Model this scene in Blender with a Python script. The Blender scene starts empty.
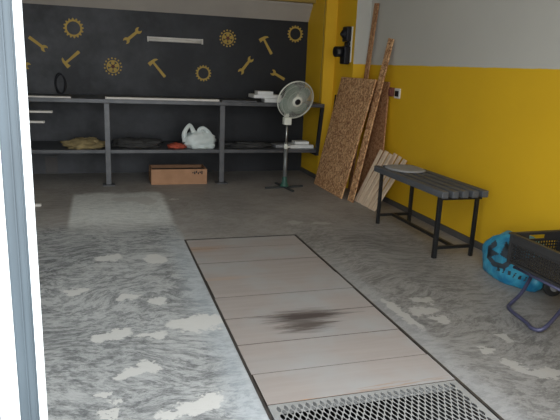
import bpy, math, random
from mathutils import Vector, Matrix, noise, Euler
random.seed(4)
sc = bpy.context.scene
col = sc.collection
PI = math.pi

# ------------------------------------------------------------------ helpers
def N(nt, t, **kw):
    n = nt.nodes.new(t)
    for k, v in kw.items():
        if k in ('operation', 'blend_type', 'data_type', 'noise_dimensions', 'feature', 'distance', 'wave_type', 'bands_direction', 'clamp'):
            setattr(n, k, v)
    return n

def new_mat(name):
    m = bpy.data.materials.new(name); m.use_nodes = True
    nt = m.node_tree
    return m, nt, nt.nodes['Principled BSDF']

def mat(name, c, rough=.6, metal=0., c2=None, scale=8., amt=.5, stretch=(1, 1, 1), bump=0., spec=.5, detail=5.):
    """plain colour broken up with procedural noise"""
    m, nt, b = new_mat(name)
    b.inputs['Roughness'].default_value = rough
    b.inputs['Metallic'].default_value = metal
    b.inputs['Specular IOR Level'].default_value = spec
    tc = N(nt, 'ShaderNodeTexCoord'); mp = N(nt, 'ShaderNodeMapping')
    mp.inputs['Scale'].default_value = stretch
    nt.links.new(tc.outputs['Object'], mp.inputs['Vector'])
    nz = N(nt, 'ShaderNodeTexNoise'); nz.inputs['Scale'].default_value = scale; nz.inputs['Detail'].default_value = detail
    nt.links.new(mp.outputs[0], nz.inputs['Vector'])
    if c2 is None: c2 = tuple(x * .75 for x in c)
    mr = N(nt, 'ShaderNodeMapRange'); mr.inputs['From Min'].default_value = .5 - amt / 2; mr.inputs['From Max'].default_value = .5 + amt / 2
    nt.links.new(nz.outputs['Fac'], mr.inputs['Value'])
    mx = N(nt, 'ShaderNodeMix', data_type='RGBA')
    mx.inputs['A'].default_value = (*c, 1); mx.inputs['B'].default_value = (*c2, 1)
    nt.links.new(mr.outputs[0], mx.inputs['Factor'])
    nt.links.new(mx.outputs['Result'], b.inputs['Base Color'])
    if bump:
        bp = N(nt, 'ShaderNodeBump'); bp.inputs['Strength'].default_value = bump; bp.inputs['Distance'].default_value = .01
        nt.links.new(nz.outputs['Fac'], bp.inputs['Height']); nt.links.new(bp.outputs[0], b.inputs['Normal'])
    return m

class MB:
    def __init__(s): s.v = []; s.f = []; s.sm = []
    def add(s, vs, fs, smooth=False):
        o = len(s.v); s.v += [tuple(v) for v in vs]; s.f += [tuple(i + o for i in f) for f in fs]; s.sm += [smooth] * len(fs); return s
    def box(s, x0, x1, y0, y1, z0, z1, M=None):
        vs = [Vector((x, y, z)) for z in (z0, z1) for y in (y0, y1) for x in (x0, x1)]
        if M is not None: vs = [M @ v for v in vs]
        return s.add(vs, [(0, 2, 3, 1), (4, 5, 7, 6), (0, 1, 5, 4), (2, 6, 7, 3), (0, 4, 6, 2), (1, 3, 7, 5)])
    def beam(s, a, b, w, t, up=(0, 0, 1)):
        """rectangular bar from a to b, w across, t along the 'up' side"""
        a = Vector(a); b = Vector(b); d = (b - a); L = d.length; d.normalize()
        sx = d.cross(Vector(up)).normalized(); uz = sx.cross(d).normalized()
        M = Matrix((( *sx, ), ( *uz, ), ( *d, ))).transposed().to_4x4(); M.translation = a
        return s.box(-w / 2, w / 2, -t / 2, t / 2, 0, L, M)
    def tube(s, pts, r, n=10, closed=False, caps=True):
        pts = [Vector(p) for p in pts]; k = len(pts)
        rs = r if isinstance(r, (list, tuple)) else [r] * k
        vs = []; prev = None
        for i, p in enumerate(pts):
            if closed: d = pts[(i + 1) % k] - pts[i - 1]
            else: d = pts[min(i + 1, k - 1)] - pts[max(i - 1, 0)]
            d.normalize()
            if prev is None:
                a = d.orthogonal().normalized()
            else:
                a = (prev - d * prev.dot(d)); a = a.normalized() if a.length > 1e-6 else d.orthogonal().normalized()
            prev = a; b = d.cross(a)
            for j in range(n):
                t = 2 * PI * j / n; vs.append(p + (a * math.cos(t) + b * math.sin(t)) * rs[i])
        fs = []
        for i in range(k if closed else k - 1):
            i2 = (i + 1) % k
            for j in range(n):
                j2 = (j + 1) % n; fs.append((i * n + j, i * n + j2, i2 * n + j2, i2 * n + j))
        s.add(vs, fs, True)
        if caps and not closed:
            o = len(s.v) - len(vs)
            s.f.append(tuple(o + j for j in reversed(range(n)))); s.f.append(tuple(o + (k - 1) * n + j for j in range(n))); s.sm += [False, False]
        return s
    def lathe(s, prof, M=None, n=28):
        """prof: (radius, z) revolved round z"""
        vs = []
        for r, z in prof:
            for j in range(n):
                t = 2 * PI * j / n; v = Vector((r * math.cos(t), r * math.sin(t), z)); vs.append(M @ v if M is not None else v)
        fs = [(i * n + j, i * n + (j + 1) % n, (i + 1) * n + (j + 1) % n, (i + 1) * n + j) for i in range(len(prof) - 1) for j in range(n)]
        o = len(s.v); s.add(vs, fs, True)
        s.f.append(tuple(o + j for j in reversed(range(n)))); s.f.append(tuple(o + (len(prof) - 1) * n + j for j in range(n))); s.sm += [False, False]
        return s
    def prism(s, poly, h, M):
        """2-D outline in local x,y extruded to local z=h (fan of ngon)"""
        n = len(poly)
        vs = [M @ Vector((x, y, 0)) for x, y in poly] + [M @ Vector((x, y, h)) for x, y in poly]
        return s.add(vs, [tuple(reversed(range(n))), tuple(range(n, 2 * n))] + [(i, (i + 1) % n, n + (i + 1) % n, n + i) for i in range(n)])
    def ringprism(s, outer, inner, h, M):
        n = len(outer)
        vs = [M @ Vector((x, y, z)) for z in (0, h) for p in (outer, inner) for x, y in p]
        fs = []
        for i in range(n):
            j = (i + 1) % n
            fs += [(2 * n + i, 2 * n + j, 3 * n + j, 3 * n + i), (i, n + i, n + j, j), (i, j, 2 * n + j, 2 * n + i), (n + i, 3 * n + i, 3 * n + j, n + j)]
        return s.add(vs, fs)
    def build(s, name, m, parent=None, loc=(0, 0, 0), bevel=0.):
        me = bpy.data.meshes.new(name); me.from_pydata([Vector(v) - Vector(loc) for v in s.v], [], s.f)
        me.polygons.foreach_set('use_smooth', s.sm); me.update()
        for mm in (m if isinstance(m, (list, tuple)) else [m]): me.materials.append(mm)
        o = bpy.data.objects.new(name, me); col.objects.link(o); o.location = loc
        if bevel:
            md = o.modifiers.new('bevel', 'BEVEL'); md.width = bevel; md.segments = 2; md.limit_method = 'ANGLE'
        if parent is not None:
            o.parent = parent
            o.location = Vector(loc) - parent_world(parent)
        return o

def parent_world(p):
    w = Vector((0, 0, 0))
    while p is not None: w += Vector(p.location); p = p.parent
    return w

def tag(o, label, cat, group=None):
    o['label'] = label; o['category'] = cat
    if group: o['group'] = group
    return o
def thing(name, label, cat, loc, group=None):
    o = bpy.data.objects.new(name, None); col.objects.link(o); o.location = loc; o.empty_display_size = .1
    return tag(o, label, cat, group)
def struct(o): o['kind'] = 'structure'; return o
def smooth_pts(pts, k=8):
    """Catmull-Rom"""
    P = [Vector(p) for p in pts]; out = []
    for i in range(len(P) - 1):
        p0 = P[max(i - 1, 0)]; p1 = P[i]; p2 = P[i + 1]; p3 = P[min(i + 2, len(P) - 1)]
        for j in range(k):
            t = j / k
            out.append(.5 * ((2 * p1) + (p2 - p0) * t + (2 * p0 - 5 * p1 + 4 * p2 - p3) * t * t + (3 * p1 - p0 - 3 * p2 + p3) * t ** 3))
    out.append(P[-1]); return out

def blob(name, c, r, m, seed=0, amp=.25, freq=3., parent=None, nu=40, nv=24, flat=True, ridge=.0, power=2.):
    """crumpled soft shape standing on z = c.z"""
    mb = MB(); vs = []
    for i in range(nv + 1):
        ph = PI * i / nv
        for j in range(nu):
            th = 2 * PI * j / nu
            d = Vector((math.sin(ph) * math.cos(th), math.sin(ph) * math.sin(th), math.cos(ph)))
            # super-ellipsoid for boxier lumps
            q = (abs(d.x) ** power + abs(d.y) ** power + abs(d.z) ** power) ** (-1 / power)
            f = noise.noise(d * freq + Vector((seed * 7.1, seed * 3.3, seed))) * amp
            f += abs(noise.noise(d * freq * 2.3 + Vector((seed, 9, 2)))) * ridge
            k = q * (1 + f)
            z = d.z * k * r[2]
            z = max(z, -r[2] * .55) if flat else z
            vs.append(Vector((c[0] + d.x * k * r[0], c[1] + d.y * k * r[1], c[2] + z)))
    zmin = min(v.z for v in vs)
    for v in vs: v.z += c[2] - zmin
    fs = [(i * nu + j, (i + 1) * nu + j, (i + 1) * nu + (j + 1) % nu, i * nu + (j + 1) % nu) for i in range(nv) for j in range(nu)]
    mb.add(vs, fs, True)
    return mb.build(name, m, parent, loc=tuple(c))

# ------------------------------------------------------------------ materials
M = {}
def dark_wall_mat():
    m, nt, b = new_mat('dark_wall_paint'); L = nt.links.new
    b.inputs['Roughness'].default_value = .6; b.inputs['Specular IOR Level'].default_value = .3
    g = N(nt, 'ShaderNodeNewGeometry'); sp = N(nt, 'ShaderNodeSeparateXYZ'); L(g.outputs['Position'], sp.inputs[0])
    n1 = N(nt, 'ShaderNodeTexNoise'); n1.inputs['Scale'].default_value = 1.7; n1.inputs['Detail'].default_value = 8; n1.inputs['Roughness'].default_value = .62; L(g.outputs['Position'], n1.inputs['Vector'])
    # glass haze painted in as a pale film, heavier leftwards, with dusty smudges
    r = N(nt, 'ShaderNodeMapRange'); r.inputs['From Min'].default_value = 2.4; r.inputs['From Max'].default_value = -.6; r.inputs['To Min'].default_value = .05; r.inputs['To Max'].default_value = .75; L(sp.outputs['X'], r.inputs['Value'])
    q = N(nt, 'ShaderNodeMapRange'); q.inputs['From Min'].default_value = .38; q.inputs['From Max'].default_value = .66; q.inputs['To Min'].default_value = .35; q.inputs['To Max'].default_value = 1.; L(n1.outputs['Fac'], q.inputs['Value'])
    k = N(nt, 'ShaderNodeMath', operation='MULTIPLY'); L(r.outputs[0], k.inputs[0]); L(q.outputs[0], k.inputs[1])
    x = N(nt, 'ShaderNodeMix', data_type='RGBA'); x.inputs['A'].default_value = (.013, .0135, .0155, 1); x.inputs['B'].default_value = (.135, .137, .148, 1)
    L(k.outputs[0], x.inputs['Factor']); L(x.outputs['Result'], b.inputs['Base Color'])
    return m
M['dark_wall'] = dark_wall_mat()
M['soffit'] = mat('soffit_plaster', (.44, .395, .345), .8, c2=(.38, .34, .30), scale=3)
M['yellow'] = mat('yellow_paint', (.80, .475, .013), .62, c2=(.72, .42, .012), scale=2.5, amt=.6)
M['ochre'] = mat('ochre_trim_paint', (.36, .24, .05), .6, c2=(.30, .2, .04), scale=3)
M['plaster'] = mat('white_plaster', (.62, .61, .57), .8, c2=(.56, .55, .52), scale=2)
M['bright'] = mat('white_bounce', (.84, .83, .80), .85, c2=(.78, .77, .74), scale=2)  # unseen ceiling and left wall, whitened to bounce light onto the far floor
M['skirt'] = mat('grey_skirting', (.10, .095, .09), .6)
M['pitwall'] = mat('pit_concrete', (.07, .068, .065), .85, c2=(.04, .04, .038), scale=4)
M['bench_steel'] = mat('workbench_steel', (.13, .13, .135), .42, .25, c2=(.075, .075, .08), scale=9)
M['bench_top'] = mat('workbench_top', (.10, .10, .105), .38, .1, c2=(.05, .05, .055), scale=6)
M['whiteboard'] = mat('pale_board_or_bar', (.78, .74, .68), .6, c2=(.66, .62, .56), scale=10)
M['white_box'] = mat('white_card', (.82, .81, .78), .6, c2=(.70, .69, .66), scale=9)
M['card'] = mat('brown_cardboard', (.46, .25, .14), .8, c2=(.36, .19, .10), scale=10)
M['darkcloth'] = mat('dark_cloth', (.035, .034, .034), .9, c2=(.06, .058, .055), scale=14)
M['khaki'] = mat('khaki_cloth', (.34, .26, .12), .85, c2=(.16, .12, .055), scale=12, bump=.5)
M['orange'] = mat('orange_red_cloth', (.55, .10, .05), .7, c2=(.30, .05, .03), scale=12)
M['plasticbag'] = mat('white_plastic_bag', (.74, .77, .74), .35, c2=(.58, .66, .64), scale=7, bump=.4)
M['black'] = mat('black_steel', (.012, .012, .013), .45, .1)
M['slat'] = mat('dark_grey_slat', (.10, .105, .115), .6, c2=(.07, .073, .08), scale=6, stretch=(8, 1, 8))
M['greycloth'] = mat('grey_cloth', (.34, .34, .345), .9, c2=(.27, .27, .275), scale=12)
M['cream'] = mat('fan_cream_plastic', (.78, .78, .68), .45, c2=(.70, .70, .62), scale=6)
M['blade'] = mat('fan_blade_green', (.16, .21, .165), .5, c2=(.13, .175, .14), scale=5)
M['chrome'] = mat('fan_chrome', (.55, .57, .56), .28, .9)
M['fan_green'] = mat('fan_green_base', (.03, .11, .08), .5)
M['blackplastic'] = mat('black_plastic', (.014, .014, .018), .55, spec=.3)
M['crate'] = mat('black_crate_plastic', (.026, .026, .027), .45, c2=(.036, .035, .035), scale=10)
M['tube_blue'] = mat('violet_blue_tube', (.085, .085, .15), .4, .3, c2=(.06, .06, .11), scale=8)
M['rubber'] = mat('tyre_rubber', (.03, .03, .03), .8)
M['palewood'] = mat('pale_pine', (.80, .64, .47), .7, c2=(.66, .50, .35), scale=6, stretch=(6, 6, 1), bump=.1)
M['steel'] = mat('galvanised_steel', (.40, .40, .39), .5, .3, c2=(.32, .32, .31), scale=14)
M['frame_steel'] = mat('pit_edge_steel', (.035, .033, .032), .6, .2, c2=(.07, .055, .045), scale=10)
M['mark'] = mat('wall_decal_gold', (.50, .33, .055), .6, c2=(.44, .29, .05), scale=10)
M['markdot'] = mat('wall_decal_dark_red', (.12, .03, .02), .7)
M['frame_white'] = mat('door_frame_white', (.86, .90, .90), .4, c2=(.82, .86, .87), scale=5)
M['frame_blue'] = mat('door_frame_blue_grey', (.070, .092, .108), .45, c2=(.050, .066, .078), scale=6, stretch=(4, 4, .6))
M['red'] = mat('dull_red_plastic', (.35, .06, .04), .5)
M['outside'] = mat('outside_render', (.5, .48, .45), .8)

def osb_mat(name, c1, c2, c3):
    m, nt, b = new_mat(name); b.inputs['Roughness'].default_value = .8
    tc = N(nt, 'ShaderNodeTexCoord')
    mp = N(nt, 'ShaderNodeMapping'); mp.inputs['Rotation'].default_value = (.5, .4, .6)
    nt.links.new(tc.outputs['Object'], mp.inputs[0])
    vo = N(nt, 'ShaderNodeTexVoronoi'); vo.inputs['Scale'].default_value = 52
    nz = N(nt, 'ShaderNodeTexNoise'); nz.inputs['Scale'].default_value = 16; nz.inputs['Detail'].default_value = 3
    mp2 = N(nt, 'ShaderNodeVectorMath', operation='ADD')
    nt.links.new(mp.outputs[0], nz.inputs['Vector'])
    nt.links.new(mp.outputs[0], mp2.inputs[0])
    sc_ = N(nt, 'ShaderNodeVectorMath', operation='SCALE'); sc_.inputs['Scale'].default_value = .08
    nt.links.new(nz.outputs['Color'], sc_.inputs[0]); nt.links.new(sc_.outputs[0], mp2.inputs[1])
    nt.links.new(mp2.outputs[0], vo.inputs['Vector'])
    cr = N(nt, 'ShaderNodeValToRGB'); e = cr.color_ramp.elements
    e[0].position = .1; e[0].color = (*c1, 1); e[1].position = .9; e[1].color = (*c3, 1)
    x = e.new(.5); x.color = (*c2, 1)
    sp = N(nt, 'ShaderNodeSeparateColor'); nt.links.new(vo.outputs['Color'], sp.inputs[0])
    nt.links.new(sp.outputs[0], cr.inputs[0]); nt.links.new(cr.outputs[0], b.inputs['Base Color'])
    return m
M['osb'] = osb_mat('osb_board', (.27, .12, .05), (.52, .27, .12), (.74, .46, .24))
M['osb_dark'] = osb_mat('osb_board_darker', (.28, .12, .05), (.42, .205, .09), (.52, .29, .14))

# two-tone side wall: yellow paint up to 1.51 m, white above
def two_tone():
    m, nt, b = new_mat('two_tone_wall_paint'); b.inputs['Roughness'].default_value = .6
    g = N(nt, 'ShaderNodeNewGeometry'); sp = N(nt, 'ShaderNodeSeparateXYZ'); nt.links.new(g.outputs['Position'], sp.inputs[0])
    nz = N(nt, 'ShaderNodeTexNoise'); nz.inputs['Scale'].default_value = 9; nt.links.new(g.outputs['Position'], nz.inputs['Vector'])
    md = N(nt, 'ShaderNodeMath', operation='MULTIPLY_ADD'); md.inputs[1].default_value = .012
    nt.links.new(nz.outputs['Fac'], md.inputs[0]); nt.links.new(sp.outputs['Z'], md.inputs[2])
    gt = N(nt, 'ShaderNodeMath', operation='GREATER_THAN'); gt.inputs[1].default_value = 1.513; nt.links.new(md.outputs[0], gt.inputs[0])
    n2 = N(nt, 'ShaderNodeTexNoise'); n2.inputs['Scale'].default_value = 2.2; n2.inputs['Detail'].default_value = 6; nt.links.new(g.outputs['Position'], n2.inputs['Vector'])
    a = N(nt, 'ShaderNodeMix', data_type='RGBA'); a.inputs['A'].default_value = (.80, .475, .013, 1); a.inputs['B'].default_value = (.72, .42, .012, 1)
    w = N(nt, 'ShaderNodeMix', data_type='RGBA'); w.inputs['A'].default_value = (.57, .55, .49, 1); w.inputs['B'].default_value = (.52, .50, .45, 1)
    for q in (a, w): nt.links.new(n2.outputs['Fac'], q.inputs['Factor'])
    mx = N(nt, 'ShaderNodeMix', data_type='RGBA'); nt.links.new(gt.outputs[0], mx.inputs['Factor'])
    nt.links.new(a.outputs['Result'], mx.inputs['A']); nt.links.new(w.outputs['Result'], mx.inputs['B'])
    nt.links.new(mx.outputs['Result'], b.inputs['Base Color'])
    return m
M['two'] = two_tone()

# floor: worn, half painted screed
def floor_mat():
    m, nt, b = new_mat('worn_screed_floor')
    L = nt.links.new
    g = N(nt, 'ShaderNodeNewGeometry'); pos = g.outputs['Position']
    sp = N(nt, 'ShaderNodeSeparateXYZ'); L(pos, sp.inputs[0]); X, Y = sp.outputs['X'], sp.outputs['Y']
    def noise_(scale, detail=6, rough=.6, vec=None, dist=0.):
        n = N(nt, 'ShaderNodeTexNoise'); n.inputs['Scale'].default_value = scale; n.inputs['Detail'].default_value = detail
        n.inputs['Roughness'].default_value = rough; n.inputs['Distortion'].default_value = dist
        L(vec or pos, n.inputs['Vector']); return n
    def math_(op, a, b_=None, c=None):
        n = N(nt, 'ShaderNodeMath', operation=op)
        for i, q in enumerate((a, b_, c)):
            if q is None: continue
            if isinstance(q, (int, float)): n.inputs[i].default_value = q
            else: L(q, n.inputs[i])
        return n.outputs[0]
    def rng(v, a, b_, lo=0., hi=1., smooth=True):
        n = N(nt, 'ShaderNodeMapRange'); n.interpolation_type = 'SMOOTHSTEP' if smooth else 'LINEAR'
        for k, q in (('From Min', a), ('From Max', b_), ('To Min', lo), ('To Max', hi)): n.inputs[k].default_value = q
        L(v, n.inputs['Value']); return n.outputs[0]
    def mix(f, a, b_):
        n = N(nt, 'ShaderNodeMix', data_type='RGBA')
        if isinstance(f, (int, float)): n.inputs['Factor'].default_value = f
        else: L(f, n.inputs['Factor'])
        for k, q in (('A', a), ('B', b_)):
            if isinstance(q, tuple): n.inputs[k].default_value = (*q, 1)
            else: L(q, n.inputs[k])
        return n.outputs['Result']
    # trowel swirls: warped, stretched noise
    w0 = noise_(.9, 2, .5); sc0 = N(nt, 'ShaderNodeVectorMath', operation='SCALE'); sc0.inputs['Scale'].default_value = .9; L(w0.outputs['Color'], sc0.inputs[0])
    ad = N(nt, 'ShaderNodeVectorMath', operation='ADD'); L(pos, ad.inputs[0]); L(sc0.outputs[0], ad.inputs[1])
    mp = N(nt, 'ShaderNodeMapping'); mp.inputs['Rotation'].default_value = (0, 0, math.radians(-18)); mp.inputs['Scale'].default_value = (4.6, 9.5, 1); L(ad.outputs[0], mp.inputs[0])
    sw = noise_(2.1, 10, .74, mp.outputs[0], .25)
    fine = noise_(7, 10, .85, mp.outputs[0])
    streak = rng(sw.outputs['Fac'], .44, .55)
    fines = rng(fine.outputs['Fac'], .43, .55, smooth=False)
    pat = math_('ADD', math_('MULTIPLY', streak, .52), math_('MULTIPLY', fines, .48))
    blot = noise_(1.3, 4, .6)
    pm = noise_(1.9, 3, .55)
    pat = math_('MAXIMUM', math_('MINIMUM', math_('ADD', pat, math_('MULTIPLY_ADD', pm.outputs['Fac'], 1.15, -.56)), 1.), 0.)
    # edge wobble
    wob = noise_(2.5, 4, .6); wobx = math_('MULTIPLY_ADD', wob.outputs['Fac'], .16, -.08)
    Xw = math_('ADD', X, wobx); Yw = math_('ADD', Y, math_('MULTIPLY', wobx, 2.2))
    # contrast area
    left = math_('MULTIPLY', rng(X, .66, .60), rng(Yw, 5.5, 4.9))
    right = math_('MULTIPLY', math_('MULTIPLY', rng(X, 1.6, 1.66), rng(Xw, 3.0, 2.3)), rng(Yw, 5.6, 4.0))
    contrast = math_('MINIMUM', math_('ADD', math_('ADD', math_('MULTIPLY', left, .85), math_('MULTIPLY', right, .6)), .22), 1.)
    # left screed: light bluish grey with dark scratches
    lcol = mix(pat, (.085, .09, .095), (.44, .445, .44))
    rcol = mix(pat, (.075, .076, .075), (.285, .28, .27))
    base = mix(rng(X, .4, 1.9), lcol, rcol)
    plain = mix(rng(blot.outputs['Fac'], .35, .65), (.28, .255, .23), (.38, .35, .32))  # far floor lightened in colour where daylight falls off too fast
    c = mix(contrast, plain, base)
    # pale strip reaching to the workbench
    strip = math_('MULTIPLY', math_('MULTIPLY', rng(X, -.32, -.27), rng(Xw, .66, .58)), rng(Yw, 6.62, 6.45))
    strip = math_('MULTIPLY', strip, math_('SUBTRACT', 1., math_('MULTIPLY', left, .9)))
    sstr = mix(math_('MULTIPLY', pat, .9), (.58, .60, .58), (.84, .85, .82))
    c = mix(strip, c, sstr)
    # thin lighter band beside the pit edge
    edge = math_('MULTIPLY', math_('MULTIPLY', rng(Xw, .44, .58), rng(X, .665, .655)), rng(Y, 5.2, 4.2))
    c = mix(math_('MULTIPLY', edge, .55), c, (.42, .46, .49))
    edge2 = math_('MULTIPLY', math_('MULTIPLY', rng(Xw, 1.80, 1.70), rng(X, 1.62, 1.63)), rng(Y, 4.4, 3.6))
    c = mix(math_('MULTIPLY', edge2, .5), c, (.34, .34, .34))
    # bare patches where the coat has come off
    wa = noise_(9, 6, .7); wv = N(nt, 'ShaderNodeVectorMath', operation='SUBTRACT'); L(wa.outputs['Color'], wv.inputs[0]); wv.inputs[1].default_value = (.5, .5, .5)
    ws = N(nt, 'ShaderNodeVectorMath', operation='MULTIPLY_ADD'); L(wv.outputs[0], ws.inputs[0]); ws.inputs[1].default_value = (.16, .30, 0); L(pos, ws.inputs[2])
    tot = None
    for (x, y, rx, ry, a) in BLOBS:
        m1 = N(nt, 'ShaderNodeMapping'); m1.vector_type = 'TEXTURE'
        m1.inputs['Location'].default_value = (x, y, 0); m1.inputs['Rotation'].default_value = (0, 0, math.radians(a)); m1.inputs['Scale'].default_value = (rx * .9, ry * .8, 1)
        L(ws.outputs[0], m1.inputs[0])
        ln = N(nt, 'ShaderNodeVectorMath', operation='LENGTH'); L(m1.outputs[0], ln.inputs[0])
        q = rng(ln.outputs['Value'], 1.12, .90)
        tot = q if tot is None else math_('MAXIMUM', tot, q)
    bare = mix(rng(X, .6, 1.8), (.60, .59, .56), (.40, .385, .36))
    tot = math_('MULTIPLY', tot, rng(fine.outputs['Fac'], .30, .42, .35, .95)); c = mix(tot, c, bare)
    # dirty brownish tint towards the far wall
    c = mix(math_('MULTIPLY', rng(Y, 5.6, 6.9), .25), c, (.26, .235, .21))
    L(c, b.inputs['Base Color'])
    L(rng(pat, 0, 1, .62, .5), b.inputs['Roughness'])
    b.inputs['Specular IOR Level'].default_value = .35
    bp = N(nt, 'ShaderNodeBump'); bp.inputs['Strength'].default_value = .12; bp.inputs['Distance'].default_value = .004
    L(pat, bp.inputs['Height']); L(bp.outputs[0], b.inputs['Normal'])
    return m

# (x, y, rx, ry, angle) measured on the floor
BLOBS = [(.30, 6.22, .24, .13, 0), (.46, 6.1, .1, .16, 0), (.03, 4.30, .11, .10, 0), (.37, 4.22, .09, .13, 0), (-.19, 3.67, .09, .07, 0), (.145, 3.52, .09, .08, 0),
         (.315, 3.42, .06, .08, 0), (.50, 3.06, .19, .13, 8), (.02, 3.0, .13, .07, 20), (.23, 2.96, .10, .05, 0), (.10, 2.56, .09, .06, 35), (.20, 2.62, .05, .10, 20), (-.02, 2.42, .035, .04, 0), (.03, 2.36, .03, .03, 0), (.0, 2.28, .05, .03, 0),
         (.38, 2.24, .14, .065, 20), (.24, 2.2, .06, .05, 0), (1.98, 3.09, .08, .07, 0), (1.90, 2.94, .10, .09, 0), (1.93, 2.79, .07, .05, -30), (1.74, 2.96, .035, .30, 4),
         (2.17, 2.49, .05, .08, 0), (1.97, 2.38, .05, .05, 0), (2.0, 2.24, .07, .06, 0), (2.08, 2.13, .15, .07, -20), (2.0, 5.0, .12, .05, 0), (1.75, 5.05, .10, .06, 0), (.75, 6.2, .06, .04, 0)]
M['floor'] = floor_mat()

# pit planks: pinkish grey, with the grain along x
def plank_mat():
    m, nt, b = new_mat('pinkish_grey_planks'); L = nt.links.new
    b.inputs['Roughness'].default_value = .72; b.inputs['Specular IOR Level'].default_value = .3
    g = N(nt, 'ShaderNodeNewGeometry'); pos = g.outputs['Position']
    mp = N(nt, 'ShaderNodeMapping'); mp.inputs['Scale'].default_value = (1.2, 14, 1); L(pos, mp.inputs[0])
    n1 = N(nt, 'ShaderNodeTexNoise'); n1.inputs['Scale'].default_value = 1.6; n1.inputs['Detail'].default_value = 7; n1.inputs['Roughness'].default_value = .6; L(mp.outputs[0], n1.inputs['Vector'])
    n2 = N(nt, 'ShaderNodeTexNoise'); n2.inputs['Scale'].default_value = 2.2; n2.inputs['Detail'].default_value = 3; L(pos, n2.inputs['Vector'])
    a = N(nt, 'ShaderNodeMix', data_type='RGBA'); a.inputs['A'].default_value = (.27, .235, .213, 1); a.inputs['B'].default_value = (.38, .338, .312, 1); L(n1.outputs['Fac'], a.inputs['Factor'])
    c = N(nt, 'ShaderNodeMix', data_type='RGBA'); c.inputs['B'].default_value = (.33, .32, .31, 1); L(a.outputs['Result'], c.inputs['A'])
    r = N(nt, 'ShaderNodeMapRange'); r.inputs['From Min'].default_value = .45; r.inputs['From Max'].default_value = .65; L(n2.outputs['Fac'], r.inputs['Value']); L(r.outputs[0], c.inputs['Factor'])
    out = c.outputs['Result']
    # oil stain
    wn = N(nt, 'ShaderNodeTexNoise'); wn.inputs['Scale'].default_value = 2.2; wn.inputs['Detail'].default_value = 6; wn.inputs['Roughness'].default_value = .7
    mw = N(nt, 'ShaderNodeMapping'); mw.inputs['Scale'].default_value = (1, 12, 1); L(pos, mw.inputs[0]); L(mw.outputs[0], wn.inputs['Vector'])
    sv = N(nt, 'ShaderNodeVectorMath', operation='MULTIPLY_ADD'); L(wn.outputs['Color'], sv.inputs[0]); sv.inputs[1].default_value = (.75, .16, 0); L(pos, sv.inputs[2])
    def ell(cx, cy, rx, ry, col_, k, soft=.35):
        nonlocal out
        m1 = N(nt, 'ShaderNodeMapping'); m1.vector_type = 'TEXTURE'; m1.inputs['Location'].default_value = (cx + .375, cy + .08, 0); m1.inputs['Scale'].default_value = (rx, ry, 1); L(sv.outputs[0], m1.inputs[0])
        m1.inputs['Rotation'].default_value = (0, 0, math.radians(2))
        sx = N(nt, 'ShaderNodeVectorMath', operation='MULTIPLY'); sx.inputs[1].default_value = (1, 1, 0); L(m1.outputs[0], sx.inputs[0])
        ln = N(nt, 'ShaderNodeVectorMath', operation='LENGTH'); L(sx.outputs[0], ln.inputs[0])
        q = N(nt, 'ShaderNodeMapRange'); q.inputs['From Min'].default_value = 1. + soft; q.inputs['From Max'].default_value = 1. - soft; q.inputs['To Max'].default_value = k; L(ln.outputs['Value'], q.inputs['Value'])
        x = N(nt, 'ShaderNodeMix', data_type='RGBA'); L(q.outputs[0], x.inputs['Factor']); L(out, x.inputs['A']); x.inputs['B'].default_value = (*col_, 1); out = x.outputs['Result']
    ell(1.14, 3.02, .20, .075, (.06, .045, .04), .95, .5)
    ell(1.09, 2.89, .13, .065, (.09, .07, .06), .95, .45)
    ell(.70, 4.40, .22, .05, (.38, .24, .15), .6, .6)
    ell(.74, 3.71, .25, .03, (.40, .28, .2), .5, .6)
    ell(.80, 2.165, .18, .012, (.50, .25, .10), .9, .6)
    ell(1.25, 2.185, .3, .010, (.30, .2, .14), .8, .6)
    L(out, b.inputs['Base Color'])
    return m
M['plank'] = plank_mat()
M['joint_dirt'] = mat('board_edge_dirt', (.11, .085, .07), .9)

# ------------------------------------------------------------------ room shell
PX0, PX1, PY0, PY1 = .645, 1.635, 1.62, 4.67
XL, XR, YB, YF, ZC = -1.5, 3.08, 7.78, 1.32, 2.8
f = MB()
def quad(mb, x0, x1, y0, y1): mb.box(x0, x1, y0, y1, -.12, 0)
quad(f, -5, PX0, -4, 7.9); quad(f, PX1, 6, -4, 7.9); quad(f, PX0, PX1, PY1, 7.9); quad(f, PX0, PX1, -4, PY0)
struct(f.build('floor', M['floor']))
p = MB(); p.box(PX0 - .1, PX0, PY0, PY1, -1.3, -.12).box(PX1, PX1 + .1, PY0, PY1, -1.3, -.12).box(PX0, PX1, PY1, PY1 + .1, -1.3, -.12).box(PX0, PX1, PY0 - .1, PY0, -1.3, -.12).box(PX0 - .1, PX1 + .1, PY0 - .1, PY1 + .1, -1.4, -1.3)
struct(p.build('trim_1', M['pitwall']))
struct(MB().box(XL, XR + .12, YB, YB + .12, 0, ZC).build('wall_back', M['dark_wall']))
struct(MB().box(XR, XR + .12, YF, YB, 0, ZC).build('wall_right', M['two']))
struct(MB().box(XL - .12, XL, YF, YB + .12, 0, ZC).build('unseen_wall_left', M['bright']))
struct(MB().box(XL - .12, XR + .12, YF - .12, YB + .12, ZC, ZC + .12).build('unseen_ceiling', M['bright']))
# sloping plaster soffit over the dark wall and the ochre beam in front of it
s = MB(); s.add([(XL, YB, 2.04), (2.75, YB, 2.04), (2.75, 7.635, 2.235), (XL, 7.635, 2.235), (XL, YB, ZC), (2.75, YB, ZC), (2.75, 7.635, ZC), (XL, 7.635, ZC)],
                [(0, 3, 2, 1), (4, 5, 6, 7), (0, 4, 7, 3), (1, 2, 6, 5), (3, 7, 6, 2), (0, 1, 5, 4)])
struct(s.build('trim_2', M['soffit']))
struct(MB().box(XL, 2.75, 7.52, 7.635, 2.262, ZC).build('trim_3', M['ochre']))
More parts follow.
